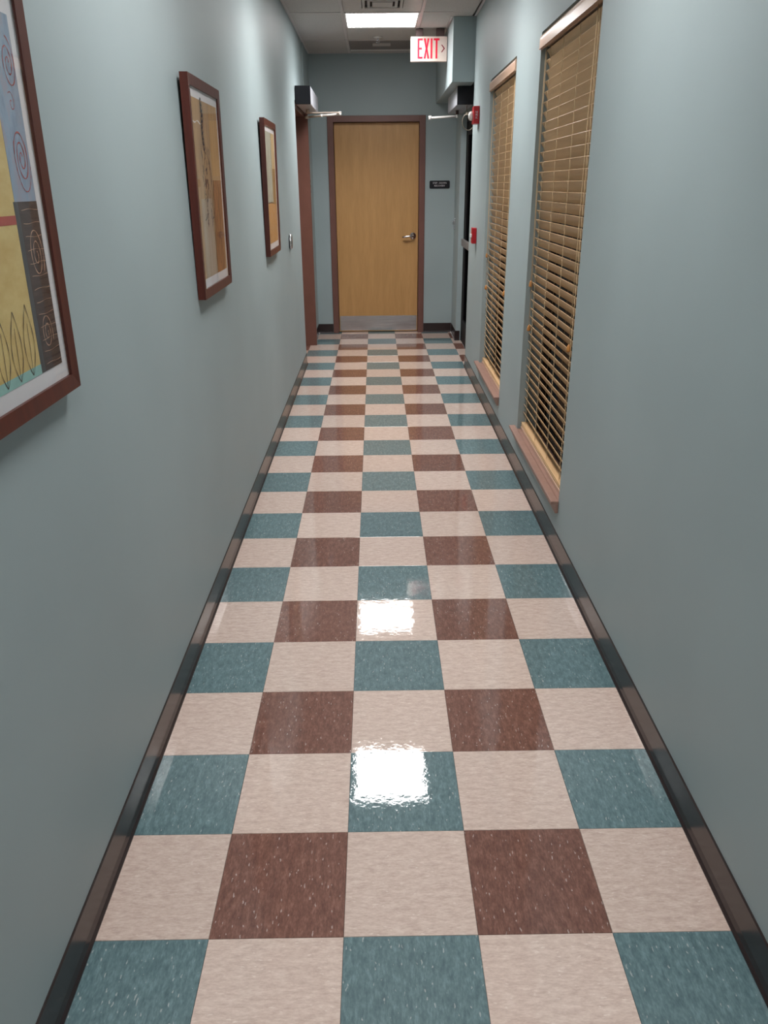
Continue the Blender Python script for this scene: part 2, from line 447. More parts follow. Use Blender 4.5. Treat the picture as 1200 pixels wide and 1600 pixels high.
b = B().prism_x([(YE+x, z) for x, z in cove(-1)], -0.261, -0.094).prism_x([(YE+x, z) for x, z in cove(-1)], 0.939, 1.254)
tag(b.build('baseboard_far', COVE), 'dark brown vinyl baseboard pieces on both sides of the birch door', 'baseboard', kind='structure')

# ================================================================== DOORS
d = root('door_1', (0.42, YE, 0), 'golden birch door with steel kick plate at the corridor end', 'door', kind='structure')
def jambs(name, x0, x1, xa, xb, ytop_in, ytop_out, y0, y1, parent, mat):
    bb = B()
    bb.box(x0, xa, y0, y1, 0, ytop_out, 0.002); bb.box(xb, x1, y0, y1, 0, ytop_out, 0.002); bb.box(xa, xb, y0, y1, ytop_in, ytop_out, 0.002)
    return bb.build(name, mat, parent)
fr = B()
fr.box(-0.511, -0.448, -0.012, 0.12, 0, 2.228, 0.002).box(0.454, 0.517, -0.012, 0.12, 0, 2.228, 0.002).box(-0.448, 0.454, -0.012, 0.12, 2.168, 2.228, 0.002)
fr.box(-0.448, -0.436, 0.10, 0.12, 0, 2.168).box(0.442, 0.454, 0.10, 0.12, 0, 2.168).box(-0.448, 0.454, 0.10, 0.12, 2.156, 2.168)
tag(fr.build('door_frame', FRAME_BROWN, d), 'brown metal door frame')
lf = B().box(-0.444, 0.450, 0.052, 0.096, 0.008, 2.164, 0.0015).build('door_leaf', BIRCH, d)
tag(B().box(-0.437, 0.443, 0.050, 0.0518, 0.018, 0.183, 0.0006).build('kick_plate', STEEL, lf), 'brushed steel kick plate')
hb = B(); MY = Matrix.Translation((0.394, 0.052, 1.045)) @ Matrix.Rotation(math.pi/2, 4, 'X')
hb.lathe([(0.001, 0), (0.036, 0), (0.036, 0.004), (0.030, 0.010), (0.014, 0.014), (0.013, 0.050), (0.010, 0.054), (0.001, 0.055)], MY)
hb.tube([(0.394, 0.004, 1.045), (0.374, 0.000, 1.046), (0.340, -0.001, 1.042), (0.300, 0.001, 1.036), (0.276, 0.006, 1.034)], 0.0095, 10)
tag(hb.build('lever_handle', CHROME, lf), 'chrome lever handle')

d = root('door_2', (XL, 6.55, 0), 'recessed left doorway with brown jamb beside the far picture', 'door', kind='structure')
B().box(-0.132, 0.033, 0.42, 0.468, 0, 2.226, 0.002).build('far_jamb', FRAME_BROWN, d)
B().box(-0.132, 0.0, -0.462, 0.42, 2.165, 2.226, 0.002).build('head_jamb', FRAME_BROWN, d)
B().box(-0.132, -0.035, -0.498, -0.462, 0, 2.226, 0.002).build('near_jamb', FRAME_BROWN, d)
B().box(-0.128, -0.084, -0.459, 0.417, 0.008, 2.161, 0.0015).build('door_leaf', BIRCH, d)

d = tag(put('door_3', None, None, mat4=rw(6.54, 0, 0.085)), 'black metal glazed door with grey push bar on the right', 'door', kind='structure')
jb = B().box(0, 0.05, -0.638, -0.585, 0, 2.198, 0.002).box(0, 0.05, 0.585, 0.638, 0, 2.198, 0.002).box(0, 0.05, -0.585, 0.585, 2.12, 2.198, 0.002)
jb.build('door_frame', BLACKMETAL, d)
lf = B().box(0.004, 0.046, -0.582, -0.49, 0.01, 2.116, 0.002).box(0.004, 0.046, 0.49, 0.582, 0.01, 2.116, 0.002)
lf.box(0.004, 0.046, -0.49, 0.49, 0.01, 0.24, 0.002).box(0.004, 0.046, -0.49, 0.49, 2.0, 2.116, 0.002)
lf = lf.build('door_leaf', BLACKMETAL, d)
B().box(0.022, 0.028, -0.49, 0.49, 0.24, 2.0).build('glass_pane', DOORGLASS, lf)
pb = B().box(-0.034, -0.012, -0.50, 0.52, 0.985, 1.055, 0.004, 2).box(-0.012, 0.004, -0.49, -0.44, 1.0, 1.04).box(-0.012, 0.004, 0.46, 0.51, 1.0, 1.04)
tag(pb.build('push_bar', plain('grey push bar', (120, 116, 114), 0.4, 0.3), lf), 'grey push bar')
B().box(0.0, 0.05, -0.585, 0.585, -0.0002, 0.009, 0.002).build('threshold', STEEL, d)

# ================================================================== WINDOWS AND BLINDS
def window(n, a, b, label):
    c = (a+b)/2; h = (b-a)/2
    r = tag(put('window_%d' % n, None, None, mat4=rw(c, 0, 0)), label, 'window', kind='structure')
    f = B(); u0, u1 = 0.11, 0.16
    f.box(u0, u1, -h, -h+0.05, 0.255, WZ[1], 0.002).box(u0, u1, h-0.05, h, 0.255, WZ[1], 0.002)
    f.box(u0, u1, -h+0.05, h-0.05, 0.255, 0.305, 0.002).box(u0, u1, -h+0.05, h-0.05, WZ[1]-0.05, WZ[1], 0.002)
    f.box(u0, u1, -h+0.05, h-0.05, 1.24, 1.29, 0.002)
    f.build('window_frame', BRONZE, r)
    B().box(0.132, 0.138, -h+0.05, h-0.05, 0.305, 1.24).build('window_pane', WINGLASS, r)
    B().box(0.132, 0.138, -h+0.05, h-0.05, 1.29, WZ[1]-0.05).build('window_pane', WINGLASS, r)
    s = B().box(0.0, 0.11, -h, h, 0.2352, 0.2535).box(-0.036, 0.0, -h-0.006, h+0.075, 0.240, 0.2540, 0.0025, 2)
    tag(s.build('window_sill', PAINT_TRIM, r), 'taupe painted sill')
    B().box(-0.014, -0.0003, -h-0.006, h+0.068, 0.195, 0.2398, 0.0015).build('sill_apron', PAINT_TRIM, r)
    return r
window(1, W1[0], W1[1], 'nearer window with taupe sill, recessed behind tan blinds')
window(2, W2[0], W2[1], 'farther window with taupe sill, recessed behind tan blinds')

SLAT_TILT = 60.0
def slat_mesh(L):
    bm = bmesh.new(); ang = math.radians(SLAT_TILT); pts = []
    for t in (-1, -0.5, 0, 0.5, 1):                     # slightly crowned slat, room edge up
        s = t*0.0252; cr = 0.0016*(1-t*t)
        pts.append((s, cr))
    prof = [(-0.0262, 0)] + [(p[0], p[1]+0.0015) for p in pts] + [(0.0262, 0)] + [(p[0], p[1]-0.0015) for p in reversed(pts)]
    ca, sa = math.cos(ang), math.sin(ang)
    P = [(p[0]*ca - p[1]*sa*-1, -p[0]*sa + p[1]*ca) for p in prof]
    A = [bm.verts.new((u, -L/2, z)) for u, z in P]; Bv = [bm.verts.new((u, L/2, z)) for u, z in P]; n = len(P)
    for i in range(n): bm.faces.new((A[i], A[(i+1) % n], Bv[(i+1) % n], Bv[i]))
    bm.faces.new(A); bm.faces.new(list(reversed(Bv)))
    bmesh.ops.recalc_face_normals(bm, faces=bm.faces[:])
    me = bpy.data.meshes.new('slat'); bm.to_mesh(me); bm.free(); me.materials.append(SLATM.m); return me

def blind(a, b, label):
    h = (b-a)/2; c = (a+b)/2
    r = tag(put('window_blind', None, None, mat4=rw(c, 0.2545, 0.042)), label, 'blind', 'tan slatted blinds over the windows')
    L = 2*h-0.006; z0 = 0.2545
    # valance with rounded top edge and a lip at the bottom
    pr = [(-0.054, 2.158-z0), (-0.054, 2.163-z0), (-0.051, 2.166-z0), (-0.051, 2.196-z0), (-0.0505, 2.206-z0), (-0.048, 2.213-z0), (-0.043, 2.218-z0), (-0.036, 2.219-z0), (-0.036, 2.158-z0)]
    tag(B().prism_y(pr, -h-0.012 if False else -h+0.002, h-0.002).build('valance', VALM, r), 'pale wooden valance')
    B().box(-0.018, 0.034, -h+0.006, h-0.006, 2.168-z0, 2.218-z0, 0.002).build('head_rail', VALM, r)
    me = slat_mesh(L)
    zt, zb, n = 2.135-z0, 0.335-z0, 41
    for i in range(n):
        z = zt + (zb-zt)*i/(n-1)
        o = put('slat', me, r, (0, 0, z)); o.rotation_euler = (random.uniform(-0.0012, 0.0012), random.uniform(-0.02, 0.02), 0)
    st = B()
    for k in range(2): st.box(-0.022, 0.026, -L/2, L/2, 0.0270+k*0.0110, 0.0298+k*0.0110, 0.001)
    st.build('gathered_slats', SLATM, r)
    tag(B().box(-0.024, 0.028, -L/2, L/2, 0.0003, 0.0185, 0.003, 2).build('bottom_rail', VALM, r), 'thick tan bottom rail')
    for yk in (-0.44, -0.15, 0.15, 0.43):
        lad = B()
        for uu, dy in ((-0.0195, 0.006), (0.0195, 0.006)):
            lad.box(uu-0.0005, uu+0.0005, yk+dy-0.0005, yk+dy+0.0005, 0.012, 2.17-z0)
        for i in range(n):                               # slack rung loops lying on each slat
            z = zt + (zb-zt)*i/(n-1)
            lad.tube([(-0.0195, yk+0.008, z+0.017), (-0.0205, yk+0.001, z+0.006), (-0.0195, yk-0.004, z-0.006), (-0.0200, yk-0.003, z-0.020)], 0.0011, 4)
        lad.build('ladder_cord', CORDM, r)
    def cord(y, zend, u=-0.0235):
        cd = B().tube([(u, y, 2.17-z0), (u-0.003, y+0.003, 1.75-z0), (u-0.001, y-0.001, (1.75+zend)/2-z0), (u, y, zend-z0)], 0.0014, 6).build('pull_cord', CORDM, r)
        M = Matrix.Translation((u, y, zend-z0-0.032))
        B().lathe([(0.001, 0), (0.0085, 0.001), (0.0100, 0.008), (0.0085, 0.020), (0.0045, 0.031), (0.001, 0.034)], M, 12).build('tassel', TASSELM, cd)
    cord(h-0.030, 1.085); cord(h-0.055, 0.855); cord(-h+0.135, 0.925)
blind(W1[0], W1[1], 'nearer tan wooden blind, with the wide glossy valance')
blind(W2[0], W2[1], 'farther tan wooden blind, next to the red alarm devices')

# ================================================================== CEILING FITTINGS
for k, lab in LIGHTS.items():
    y0 = GY0+k*GP; xc = sum(GX)/2; yc = y0+GP/2
    if yc-GP/2 < YB: continue
    r = root('ceiling_light', (xc, yc, ZC), lab, 'light', 'square recessed ceiling lights')
    q = 0.2945; p = 0.281
    f = B()
    f.box(-q, -p, -q, q, -0.004, 0.0165, 0.001).box(p, q, -q, q, -0.004, 0.0165, 0.001).box(-p, p, -q, -p, -0.004, 0.0165, 0.001).box(-p, p, p, q, -0.004, 0.0165, 0.001)
    f.build('light_frame', WHITE, r)
    tag(B().box(-p, p, -p, p, -0.001, 0.004).build('lens', LENSES[k], r), 'glowing white lens')
    la = bpy.data.lights.new('panel_lamp', 'AREA'); la.shape = 'SQUARE'; la.size = 2*p; la.energy = LAMP_WATTS*LAMP_LEVEL[k]
    la.color = LIGHT_COLOR; la.spread = math.radians(LAMP_SPREAD)
    put('panel_lamp', la, r, (0, 0, -0.006))

def vent_square(y0, label):
    xc = sum(GX)/2
    r = root('ceiling_vent', (xc, y0+GP/2, ZC), label, 'vent')
    q = 0.294
    f = B()
    f.box(-q, -0.155, -q, q, 0, 0.012).box(0.155, q, -q, q, 0, 0.012).box(-0.155, 0.155, -q, -0.155, 0, 0.012).box(-0.155, 0.155, 0.155, q, 0, 0.012)
    f.build('vent_panel', VENTLIGHT, r)
    B().box(-0.155, 0.155, -0.155, 0.155, 0.0122, 0.016).build('vent_back', SLOT, r)
    for s in (0.150, 0.112):
        lv = B(); t = 0.020
        lv.box(-s, -s+t, -s, s, -0.004, 0.002).box(s-t, s, -s, s, -0.004, 0.002).box(-s+t, s-t, -s, -s+t, -0.004, 0.002).box(-s+t, s-t, s-t, s, -0.004, 0.002)
        lv.build('vent_louver', VENTLIGHT, r)
    B().box(-0.075, 0.075, -0.075, 0.075, -0.006, 0.000, 0.001).build('vent_centre', VENTLIGHT, r)
vent_square(GY0-GP, 'square louvred air vent just before the lit ceiling panel')

y0 = GY0+2*GP
r = root('ceiling_grille', ((GX[0]+GX[1])/2, y0+GP/2, ZC), 'ceiling panel, shade painted in as brown-grey, with small pale grille by the end wall', 'vent')
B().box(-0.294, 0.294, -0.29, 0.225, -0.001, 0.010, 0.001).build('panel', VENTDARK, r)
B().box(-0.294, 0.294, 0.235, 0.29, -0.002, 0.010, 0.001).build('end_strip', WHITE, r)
B().box(-0.075, 0.095, -0.155, -0.02, -0.010, -0.001, 0.002).build('grille', VENTLIGHT, r)

M = Matrix.Translation((0.442, 6.80, ZC)) @ Matrix.Rotation(math.pi, 4, 'X')
r = root('fire_sprinkler', (0.442, 6.80, ZC), 'small chrome fire sprinkler head on the ceiling behind the light', 'sprinkler')
RX = Matrix.Rotation(math.pi, 4, 'X')
B().lathe([(0.001, 0.0002), (0.040, 0.0002), (0.038, 0.006), (0.016, 0.010), (0.001, 0.011)], RX, 20).build('escutcheon', WHITE, r)
s = B().cyl((0, 0, -0.008), (0, 0, -0.030), 0.009, n=12)
s.tube([(0.009, 0, -0.026), (0.015, 0, -0.038), (0.004, 0, -0.050)], 0.003, 6).tube([(-0.009, 0, -0.026), (-0.015, 0, -0.038), (-0.004, 0, -0.050)], 0.003, 6)
s.cyl((0, 0, -0.049), (0, 0, -0.053), 0.018, n=14).build('deflector', CHROME, r)

# exit sign -------------------------------------------------------------
r = root('exit_sign', (0.876, 6.40, ZC), 'white EXIT sign with red letters hanging below the ceiling', 'sign')
B().box(-0.156, 0.156, -0.022, 0.022, -0.250, -0.063, 0.003, 2).build('sign_box', SIGNFACE, r)
B().box(-0.112, -0.050, -0.02, 0.02, -0.0632, -0.0037, 0.002).build('mount', CANOPY, r)
B().box(0.062, 0.132, -0.02, 0.02, -0.0632, -0.0037, 0.002).build('mount', CANOPY, r)
yf = -0.0225
def P(u, v): return (u, yf, v)
zt, zb = -0.078, -0.228
def bars(name, polys):
    l = B()
    for poly in polys:
        a = [l.bm.verts.new((u, yf-0.0008, v)) for u, v in poly]; c = [l.bm.verts.new((u, yf+0.0004, v)) for u, v in poly]; n = len(poly)
        l.bm.faces.new(a); l.bm.faces.new(list(reversed(c)))
        for i in range(n): l.bm.faces.new((a[i], a[(i+1) % n], c[(i+1) % n], c[i]))
    return l
def rect(u0, u1, v0, v1): return [(u0, v0), (u1, v0), (u1, v1), (u0, v1)]
zm = (zt+zb)/2; k = 0.015
bars('E', [rect(-0.098, -0.082, zb, zt), rect(-0.082, -0.054, zt-k, zt), rect(-0.082, -0.060, zm-k/2, zm+k/2), rect(-0.082, -0.054, zb, zb+k)]).build('letter', REDTXT, r)
bars('X', [[(-0.045, zb), (-0.028, zb), (-0.0205, zm-0.022), (-0.013, zb), (0.004, zb), (-0.0125, zm), (0.004, zt), (-0.013, zt), (-0.0205, zm+0.022), (-0.028, zt), (-0.045, zt), (-0.0285, zm)]]).build('letter', REDTXT, r)
bars('I', [rect(0.014, 0.030, zb, zt)]).build('letter', REDTXT, r)
bars('T', [rect(0.040, 0.090, zt-k, zt), rect(0.057, 0.073, zb, zt-k)]).build('letter', REDTXT, r)
bars('arrow', [[(0.104, zm+0.028), (0.114, zm+0.028), (0.138, zm), (0.114, zm-0.028), (0.104, zm-0.028), (0.126, zm)]]).build('arrow', DARKARROW, r)

# ================================================================== DOOR OPERATORS
def operator(nm, loc, label, sgn, mat4=None):
    """sgn = +1: box sticks out towards +X"""
    r = root(nm, loc, label, 'door operator', 'automatic door openers', mat4=mat4)
    x0, x1 = (0, 0.128) if sgn > 0 else (-0.141, 0)
    tag(B().box(x0, x1, -0.455, 0.475, 0, 0.137, 0.003).build('housing', ALU, r), 'silver housing')
    for a, bq in ((-0.478, -0.4555), (0.4755, 0.49)):
        tag(B().box(x0, x1+0 if sgn > 0 else x1, a, bq, -0.001, 0.138, 0.002).build('end_cap', BLACKCAP, r), 'black end cap')
    return r
r = operator('door_operator', (-0.263, 6.56, 2.197), 'silver and black door opener above the left doorway', 1)
B().cyl((0.062, 0.02, -0.0005), (0.062, 0.02, -0.030), 0.016, n=14).build('spindle', ARMTAN, r)
B().box(0.045, 0.365, 0.005, 0.035, -0.034, -0.022, 0.003).build('main_arm', ARMTAN, r)
rod = B().tube([(0.352, 0.03, -0.040), (0.19, 0.15, -0.041), (0.03, 0.30, -0.043)], 0.009, 10)
rod.cyl((0.352, 0.02, -0.050), (0.352, 0.02, -0.020), 0.014, n=12).cyl((0.185, 0.147, -0.041), (0.165, 0.163, -0.041), 0.012, n=10)
rod.cyl((0.052, 0.28, -0.043), (0.018, 0.31, -0.043), 0.013, n=10)
tag(rod.build('link_rod', WHITE, r), 'white link rod')
r = operator('door_operator', None, 'silver and black door opener beneath the bulkhead above the black door', -1, mat4=rw(6.64, 2.192, 0.030))
B().cyl((-0.085, 0.10, -0.0005), (-0.085, 0.10, -0.034), 0.014, n=14).build('spindle', CANOPY, r)
rod = B().tube([(-0.085, 0.10, -0.048), (-0.20, 0.10, -0.053), (-0.335, 0.10, -0.060)], 0.0105, 10)
rod.cyl((-0.335, 0.10, -0.075), (-0.335, 0.10, -0.042), 0.016, n=12).cyl((-0.085, 0.10, -0.060), (-0.085, 0.10, -0.034), 0.013, n=12)
tag(rod.build('link_rod', WHITE, r), 'white link rod')

# ================================================================== ALARM DEVICES
r = tag(put('fire_alarm', None, None, mat4=rw(5.52, 2.06, -0.0003)), 'red fire alarm horn with white strobe high beside the far window', 'alarm')
B().box(-0.045, 0, -0.060, 0.060, -0.062, 0.062, 0.004, 2).build('alarm_body', REDPL, r)
MS = Matrix.Translation((-0.045, 0.012, -0.004)) @ Matrix.Rotation(-math.pi/2, 4, 'Y')
tag(B().lathe([(0.001, 0.0002), (0.032, 0.0002), (0.034, 0.010), (0.030, 0.024), (0.016, 0.033), (0.001, 0.035)], MS, 24).build('strobe_lens', WHITE, r), 'white strobe lens')
# vertical lettering on the side turned to the viewer
text_mesh('FIRE', 0.026, TXTWHITE, 'lettering', r, Matrix.Translation((-0.021, -0.0604, 0)) @ Matrix.Rotation(math.pi/2, 4, 'X') @ Matrix.Rotation(math.pi/2, 4, 'Z'), 0.0004, 1.15)

r = tag(put('fire_pull_station', None, None, mat4=rw(5.40, 1.178, -0.0003)), 'red fire alarm pull station low beside the far window', 'alarm')
B().box(-0.036, 0, -0.041, 0.041, -0.060, 0.060, 0.004, 2).build('station_body', REDPL, r)
B().box(-0.047, -0.0362, -0.032, 0.032, -0.012, 0.014, 0.003).build('pull_handle', WHITE, r)

c0 = Vector((1.205, 6.10, 2.055)); pts = [(1.205, 6.25, 2.19), (1.20, 6.22, 2.14)]
for i in range(22):
    t = math.radians(110 + i*18.0); pts.append((c0.x+0.052*math.cos(t), c0.y-0.01*i/20, c0.z+0.066*math.sin(t)))
pts += [(1.212, 5.96, 2.105), (1.219, 5.80, 2.075), (1.2215, 5.60, 2.066)]
tag(B().tube(pts, 0.0032, 6).build('hanging_cable', CABLE), 'thin looped cable hanging beside the red fire alarm', 'cable')

# ================================================================== SMALL WALL FITTINGS
MB = Matrix.Translation((XL, 5.06, 1.166)) @ Matrix.Rotation(math.pi/2, 4, 'Y')
r = tag(put('door_push_button', None, None, mat4=MB), 'round silver push plate on the left wall beside the brown jamb', 'button')
B().lathe([(0.001, 0.0002), (0.050, 0.0002), (0.050, 0.006), (0.048, 0.007), (0.001, 0.0072)], Matrix.Identity(4), 32).build('back_plate', BLACKCAP, r)
B().lathe([(0.001, 0.0074), (0.057, 0.0074), (0.058, 0.012), (0.050, 0.020), (0.001, 0.024)], Matrix.Identity(4), 32).build('button_face', STEEL, r)

r = root('room_sign', (1.095, YE, 1.563), 'black plate reading STEP - DOWN RECOVERY beside the birch door', 'sign')
pl = B(); pts = []
for cx, cz, a0 in ((0.096, 0.026, 0), (-0.096, 0.026, 90), (-0.096, -0.026, 180), (0.096, -0.026, 270)):
    for i in range(5):
        t = math.radians(a0+i*22.5); pts.append((cx+0.013*math.cos(t), cz+0.013*math.sin(t)))
a = [pl.bm.verts.new((x, -0.006, z)) for x, z in pts]; c = [pl.bm.verts.new((x, -0.0003, z)) for x, z in pts]
pl.bm.faces.new(a); pl.bm.faces.new(list(reversed(c)))
for i in range(len(pts)): pl.bm.faces.new((a[i], a[(i+1) % len(pts)], c[(i+1) % len(pts)], c[i]))
pl.build('sign_plate', BLACKCAP, r)
RXX = Matrix.Rotation(math.pi/2, 4, 'X')
text_mesh('STEP - DOWN', 0.0235, TXTWHITE, 'lettering', r, Matrix.Translation((0, -0.0064, 0.0145)) @ RXX, 0.0003)
text_mesh('RECOVERY', 0.0235, TXTWHITE, 'lettering', r, Matrix.Translation((0, -0.0064, -0.0125)) @ RXX, 0.0003)

r = root('room_sign', (-0.262, 7.25, 1.555), 'narrow black sign edge-on beside the left brown jamb', 'sign')
B().box(0.0003, 0.006, -0.04, 0.04, -0.085, 0.085, 0.0012).build('sign_plate', BLACKCAP, r)
for z in (0.05, 0.0, -0.05): B().box(0.0061, 0.0090, -0.033, 0.033, z-0.012, z+0.014, 0.001).build('raised_panel', BLACKMETAL, r)

r = tag(put('thermostat', None, None, mat4=rw(7.58, 1.17, 0.031)), 'small silver wall control between black door and end wall', 'wall control')
B().box(-0.012, -0.0003, -0.036, 0.036, -0.058, 0.058, 0.003, 2).build('cover_plate', STEEL, r)
B().box(-0.030, -0.0122, -0.012, 0.012, -0.004, 0.030, 0.004, 2).build('control_knob', CHROME, r)

# ================================================================== PICTURES
LEAN = 0.0135
FT = 0.028
def picture(y0, y1, z0, z1, fw, label):
    """local frame: u along +Y, v up, depth +X from the wall; leans out a little at the top"""
    h = (y1-y0)/2; H = z1-z0
    Mx = Matrix.Translation((XL+0.0015, (y0+y1)/2, z0)) @ Matrix.Rotation(LEAN, 4, 'Y')
    r = tag(put('framed_picture', None, None, mat4=Mx), label, 'picture', 'framed pictures on the left wall')
    C4 = [(-h, 0), (-h, H), (h, H), (h, 0)]
    for k in range(4):                                   # four mitred rails
        b = B(); q = (C4[k], C4[(k+1) % 4])
        ins = [(p[0] - math.copysign(fw, p[0]), fw if p[1] < H/2 else H-fw) for p in q]
        prof = [q[0], q[1], ins[1], ins[0]]
        f0 = [b.bm.verts.new((FT - (0.0 if n < 2 else 0.0025), p[0], p[1])) for n, p in enumerate(prof)]
        k0 = [b.bm.verts.new((0, p[0], p[1])) for p in prof]
        b.bm.faces.new(f0); b.bm.faces.new(list(reversed(k0)))
        for i in range(4): b.bm.faces.new((f0[i], f0[(i+1) % 4], k0[(i+1) % 4], k0[i]))
        b.build('frame_rail', MAHOG, r)
    B().box(0.008, 0.0138, -h+fw-0.0005, h-fw+0.0005, fw-0.0005, H-fw+0.0005).build('backing', BACKM, r)
    B().box(0.014, 0.0190, -h+fw, h-fw, fw, H-fw).build('mat_board', MATBOARD, r)
    B().box(0.0222, 0.0234, -h+fw, h-fw, fw, H-fw).build('glass_pane', PICGLASS, r)
    return r, (y0+y1)/2, z0
AX = 0.0193                                              # depth of the printed sheet

def streak_mat(name, stops, sc=(1, 14, 3), scale=3.0, rough=0.7, detail=5):
    m = Mat(name); m.color(m.ramp(m.noise(m.mapped(m.obj(), sc), scale, detail, 0.65), stops)); m.set(Roughness=rough); return m
def plane_at(x): return lambda p: (x, p[0], p[1])
def spiral(cu, cv, ru, rv, turns, a0=0.0, n=60, grow=0.12, cw=1):
    return [(cu + (grow+(1-grow)*i/n)*ru*math.cos(a0+cw*turns*2*math.pi*i/n), cv + (grow+(1-grow)*i/n)*rv*math.sin(a0+cw*turns*2*math.pi*i/n)) for i in range(n+1)]
def leafshape(cu, v0, v1, wd, lean=0.0, n=14):
    L = [(cu+lean*t-wd*math.sin(math.pi*t**0.85), v0+(v1-v0)*t) for t in [i/n for i in range(n+1)]]
    Rr = [(cu+lean*t+wd*math.sin(math.pi*t**0.85), v0+(v1-v0)*t) for t in [i/n for i in range(n+1)]]
    return L + Rr[::-1]
def patch(name, u0, u1, v0, v1, x, mat, parent, skew=0.0):
    b = B()
    P4 = [(u0+skew*v0, v0), (u1+skew*v0, v0), (u1+skew*v1, v1), (u0+skew*v1, v1)]
    f = [b.bm.verts.new((x, u, v)) for u, v in P4]; k = [b.bm.verts.new((x-0.0003, u, v)) for u, v in P4]
    b.bm.faces.new(f); b.bm.faces.new(list(reversed(k)))
    for i in range(4): b.bm.faces.new((f[i], f[(i+1) % 4], k[(i+1) % 4], k[i]))
    return b.build(name, mat, parent)

# --- picture 1: yellow field, blue band over dark brown band, spirals and leaves
YEL = streak_mat('yellow ochre ground', [(0.3, lin((206, 170, 104))), (0.7, lin((226, 200, 138)))], (1, 5, 9), 2.0)
BLU = streak_mat('washed grey blue ground', [(0.28, lin((120, 132, 156))), (0.5, lin((144, 160, 184))), (0.72, lin((164, 148, 160)))], (1, 10, 4), 3.0)
DBR = streak_mat('dark brown ground', [(0.3, lin((58, 40, 38))), (0.7, lin((86, 62, 58)))], (1, 4, 30), 3.0)
DGR = streak_mat('slate grey strip', [(0.3, lin((66, 62, 66))), (0.7, lin((88, 82, 86)))], (1, 20, 4), 3.0)
RSP = plain('brick red brush line', (176, 70, 66), 0.7); TSP = plain('tan brush line', (206, 160, 138), 0.7); BLK = plain('thin dark ink line', (70, 52, 40), 0.7)
TEAL = plain('pale teal wash', (150, 190, 186), 0.7); REDB = plain('muted red band', (178, 78, 68), 0.7)
r, uo, vo = picture(-0.150, 0.405, 1.174, 1.905, 0.031, 'largest framed picture at left edge, blue and brown with spirals')
def UV(y, z): return (y-uo, z-vo)
def at(name, y0, y1, z0, z1, lift, mat, parent, skew=0.0): return patch(name, y0-uo, y1-uo, z0-vo, z1-vo, AX+lift, mat, parent, skew)
pa = plane_at(AX+0.0009)
art = at('art_print', -0.094, 0.346, 1.236, 1.838, 0.0, YEL, r)
at('blue_band', 0.252, 0.346, 1.540, 1.838, 0.0004, BLU, art)
at('brown_band', 0.264, 0.346, 1.236, 1.540, 0.0005, DBR, art)
at('grey_strip', 0.246, 0.264, 1.236, 1.540, 0.0004, DGR, art)
at('red_band', -0.094, 0.246, 1.503, 1.518, 0.0004, REDB, art)
at('teal_wash', -0.094, 0.246, 1.236, 1.254, 0.0004, TEAL, art)
for cy_, cz_, a_, b_, tn, a0, wd in ((0.312, 1.612, 0.028, 0.046, 2.4, 0.5, 0.0030), (0.318, 1.762, 0.027, 0.042, 2.2, 0.2, 0.0026), (0.306, 1.700, 0.014, 0.018, 1.2, 1.0, 0.0020)):
    B().ribbon(spiral(*UV(cy_, cz_), a_, b_, tn, a0), wd, pa).build('red_spiral', RSP, art)
B().ribbon(spiral(*UV(0.312, 1.612), 0.031, 0.058, 0.55, 2.6, grow=0.9), 0.0022, pa).build('red_arc', RSP, art)
B().ribbon(spiral(*UV(0.309, 1.447), 0.030, 0.050, 2.3, 1.2, cw=-1), 0.0026, pa).build('tan_spiral', TSP, art)
B().ribbon(spiral(*UV(0.300, 1.304), 0.025, 0.036, 2.2, 0.8, cw=-1), 0.0022, pa).build('tan_spiral', TSP, art)
s2 = B()
for i in range(13):
    z = 1.248+i*0.0232; s2.ribbon([UV(0.273+j*0.0117, z+0.0012*math.sin(i*2+j)) for j in range(7)], 0.0010, pa)
tag(s2.build('fine_tan_lines', TSP, art), kind='stuff')
for i in range(-4, 2):
    yc = 0.160+i*0.0535; u = UV(yc, 0)[0]
    b = B().ribbon(leafshape(u-0.006, 1.241-vo, 1.363-vo+0.006*math.sin(i*2.1), 0.021, 0.010), 0.0026, pa)
    b.ribbon([(u-0.006, 1.241-vo), (u-0.002, 1.285-vo), (u+0.002, 1.335-vo)], 0.0018, pa)
    b.build('leaf_outline', BLK, art)

# --- picture 2: weathered tan boards with a dark hanging vine and a brown upright at right
TAN = streak_mat('weathered tan boards', [(0.25, lin((128, 96, 74))), (0.42, lin((170, 134, 100))), (0.58, lin((186, 148, 108))), (0.78, lin((150, 136, 126)))], (1, 9, 2.2), 2.0, 0.7, 8)
ORB = streak_mat('orange brown upright', [(0.3, lin((112, 66, 38))), (0.7, lin((170, 110, 64)))], (1, 12, 6), 3.0)
GRYW = streak_mat('pale grey streaks', [(0.3, lin((170, 140, 112))), (0.7, lin((188, 172, 158)))], (1, 22, 2), 2.0)
PTAN = streak_mat('plain tan strip', [(0.3, lin((176, 132, 86))), (0.7, lin((196, 154, 106)))], (1, 14, 2))
INK = plain('blue black ink', (58, 50, 58), 0.7); BRW = plain('dark brown stroke', (78, 40, 28), 0.7)
r, uo, vo = picture(1.728, 2.297, 1.173, 1.918, 0.034, 'middle framed picture, tan with dark hanging chain motif')
art = at('art_print', 1.784, 2.241, 1.240, 1.852, 0.0, TAN, r)
at('pale_streaks', 1.83, 2.03, 1.240, 1.52, 0.0003, GRYW, art)
at('brown_upright', 2.035, 2.20, 1.240, 1.585, 0.0005, ORB, art, 0.10)
at('tan_strip', 2.08, 2.241, 1.60, 1.852, 0.0004, PTAN, art)
rnd = random.Random(3)
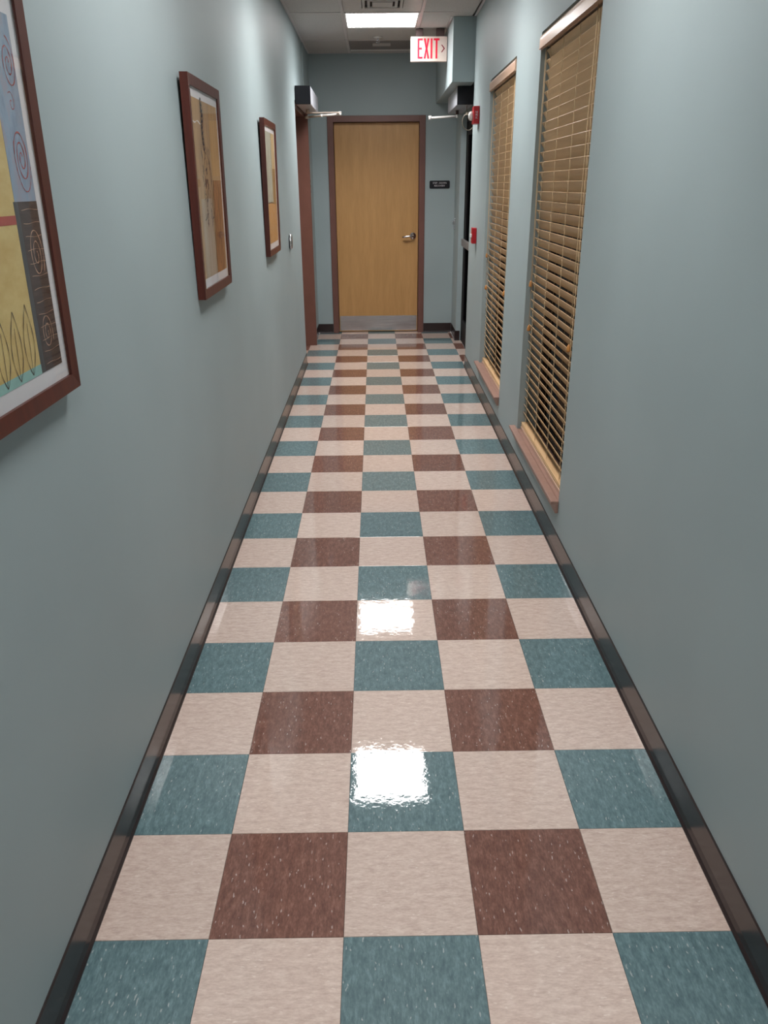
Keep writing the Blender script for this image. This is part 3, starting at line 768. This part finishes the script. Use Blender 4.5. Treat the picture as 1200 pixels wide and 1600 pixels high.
for i in range(9):
    z = 1.846-i*0.0185; y = 1.945 + 0.008*math.sin(i*0.9)
    b = B().ribbon(spiral(*UV(y, z), 0.013+0.004*rnd.random(), 0.012, 1.0, rnd.random()*6, 14, 0.8), 0.009, pa)
    b.ribbon([UV(y, z), UV(y+rnd.uniform(-0.03, 0.03), z-0.012), UV(y+rnd.uniform(-0.035, 0.035), z-0.024)], 0.004, pa)
    b.build('chain_link', INK, art)
bI = B()
for i in range(44):
    y = 1.95+rnd.uniform(-0.06, 0.09); z = rnd.uniform(1.43, 1.70)
    bI.ribbon([UV(y, z), UV(y+rnd.uniform(-0.015, 0.015), z+rnd.uniform(-0.02, 0.02)), UV(y+rnd.uniform(-0.02, 0.02), z+rnd.uniform(-0.03, 0.03))], rnd.uniform(0.003, 0.007), pa)
tag(bI.build('ink_speckle', INK, art), kind='stuff')
for y, z, hh in ((1.935, 1.555, 0.034), (1.972, 1.553, 0.036), (1.952, 1.572, 0.016)): B().ribbon([UV(y, z), UV(y+0.003, z+hh/2), UV(y, z+hh)], 0.013, pa).build('brown_stroke', BRW, art)
B().ribbon([UV(2.072+0.007*math.sin(i*1.7)-0.0021*i, 1.585-i*0.02) for i in range(17)], 0.009, pa).build('brown_stroke', BRW, art)
B().ribbon([UV(2.17+0.014*math.sin(i*1.2)-0.002*i, 1.57-i*0.02) for i in range(16)], 0.006, pa).build('brown_stroke', BRW, art)
B().ribbon([UV(1.790+i*0.016, 1.776-0.004*math.sin(i)) for i in range(9)], 0.006, pa).build('pale_stroke', MATBOARD, art)

# --- picture 3: pale strip over orange ground
r, uo, vo = picture(3.665, 4.215, 1.167, 1.922, 0.034, 'farthest framed picture, pale grey strip above orange ground')
art = at('art_print', 3.719, 4.155, 1.235, 1.860, 0.0, streak_mat('cream tan ground', [(0.3, lin((196, 164, 118))), (0.7, lin((216, 188, 146)))], (1, 6, 3)), r)
at('pale_strip', 3.719, 3.985, 1.470, 1.860, 0.0004, streak_mat('pale grey strip paint', [(0.3, lin((150, 150, 140))), (0.7, lin((188, 186, 174)))], (1, 9, 3)), art)
at('orange_ground', 3.719, 4.155, 1.235, 1.462, 0.0003, streak_mat('orange ground', [(0.3, lin((176, 118, 66))), (0.5, lin((200, 146, 90))), (0.75, lin((180, 150, 124)))], (1, 4, 9), 2.5), art)
at('ochre_block', 4.01, 4.14, 1.455, 1.662, 0.0005, streak_mat('ochre block', [(0.3, lin((138, 102, 58))), (0.7, lin((164, 128, 80)))], (1, 6, 6)), art)
B().ribbon([UV(3.99, 1.47), UV(3.985, 1.65), UV(3.99, 1.86)], 0.008, pa).build('ink_line', BLK, art)
B().ribbon([UV(3.719, 1.466), UV(3.90, 1.468), UV(4.0, 1.464)], 0.006, pa).build('ink_line', BLK, art)
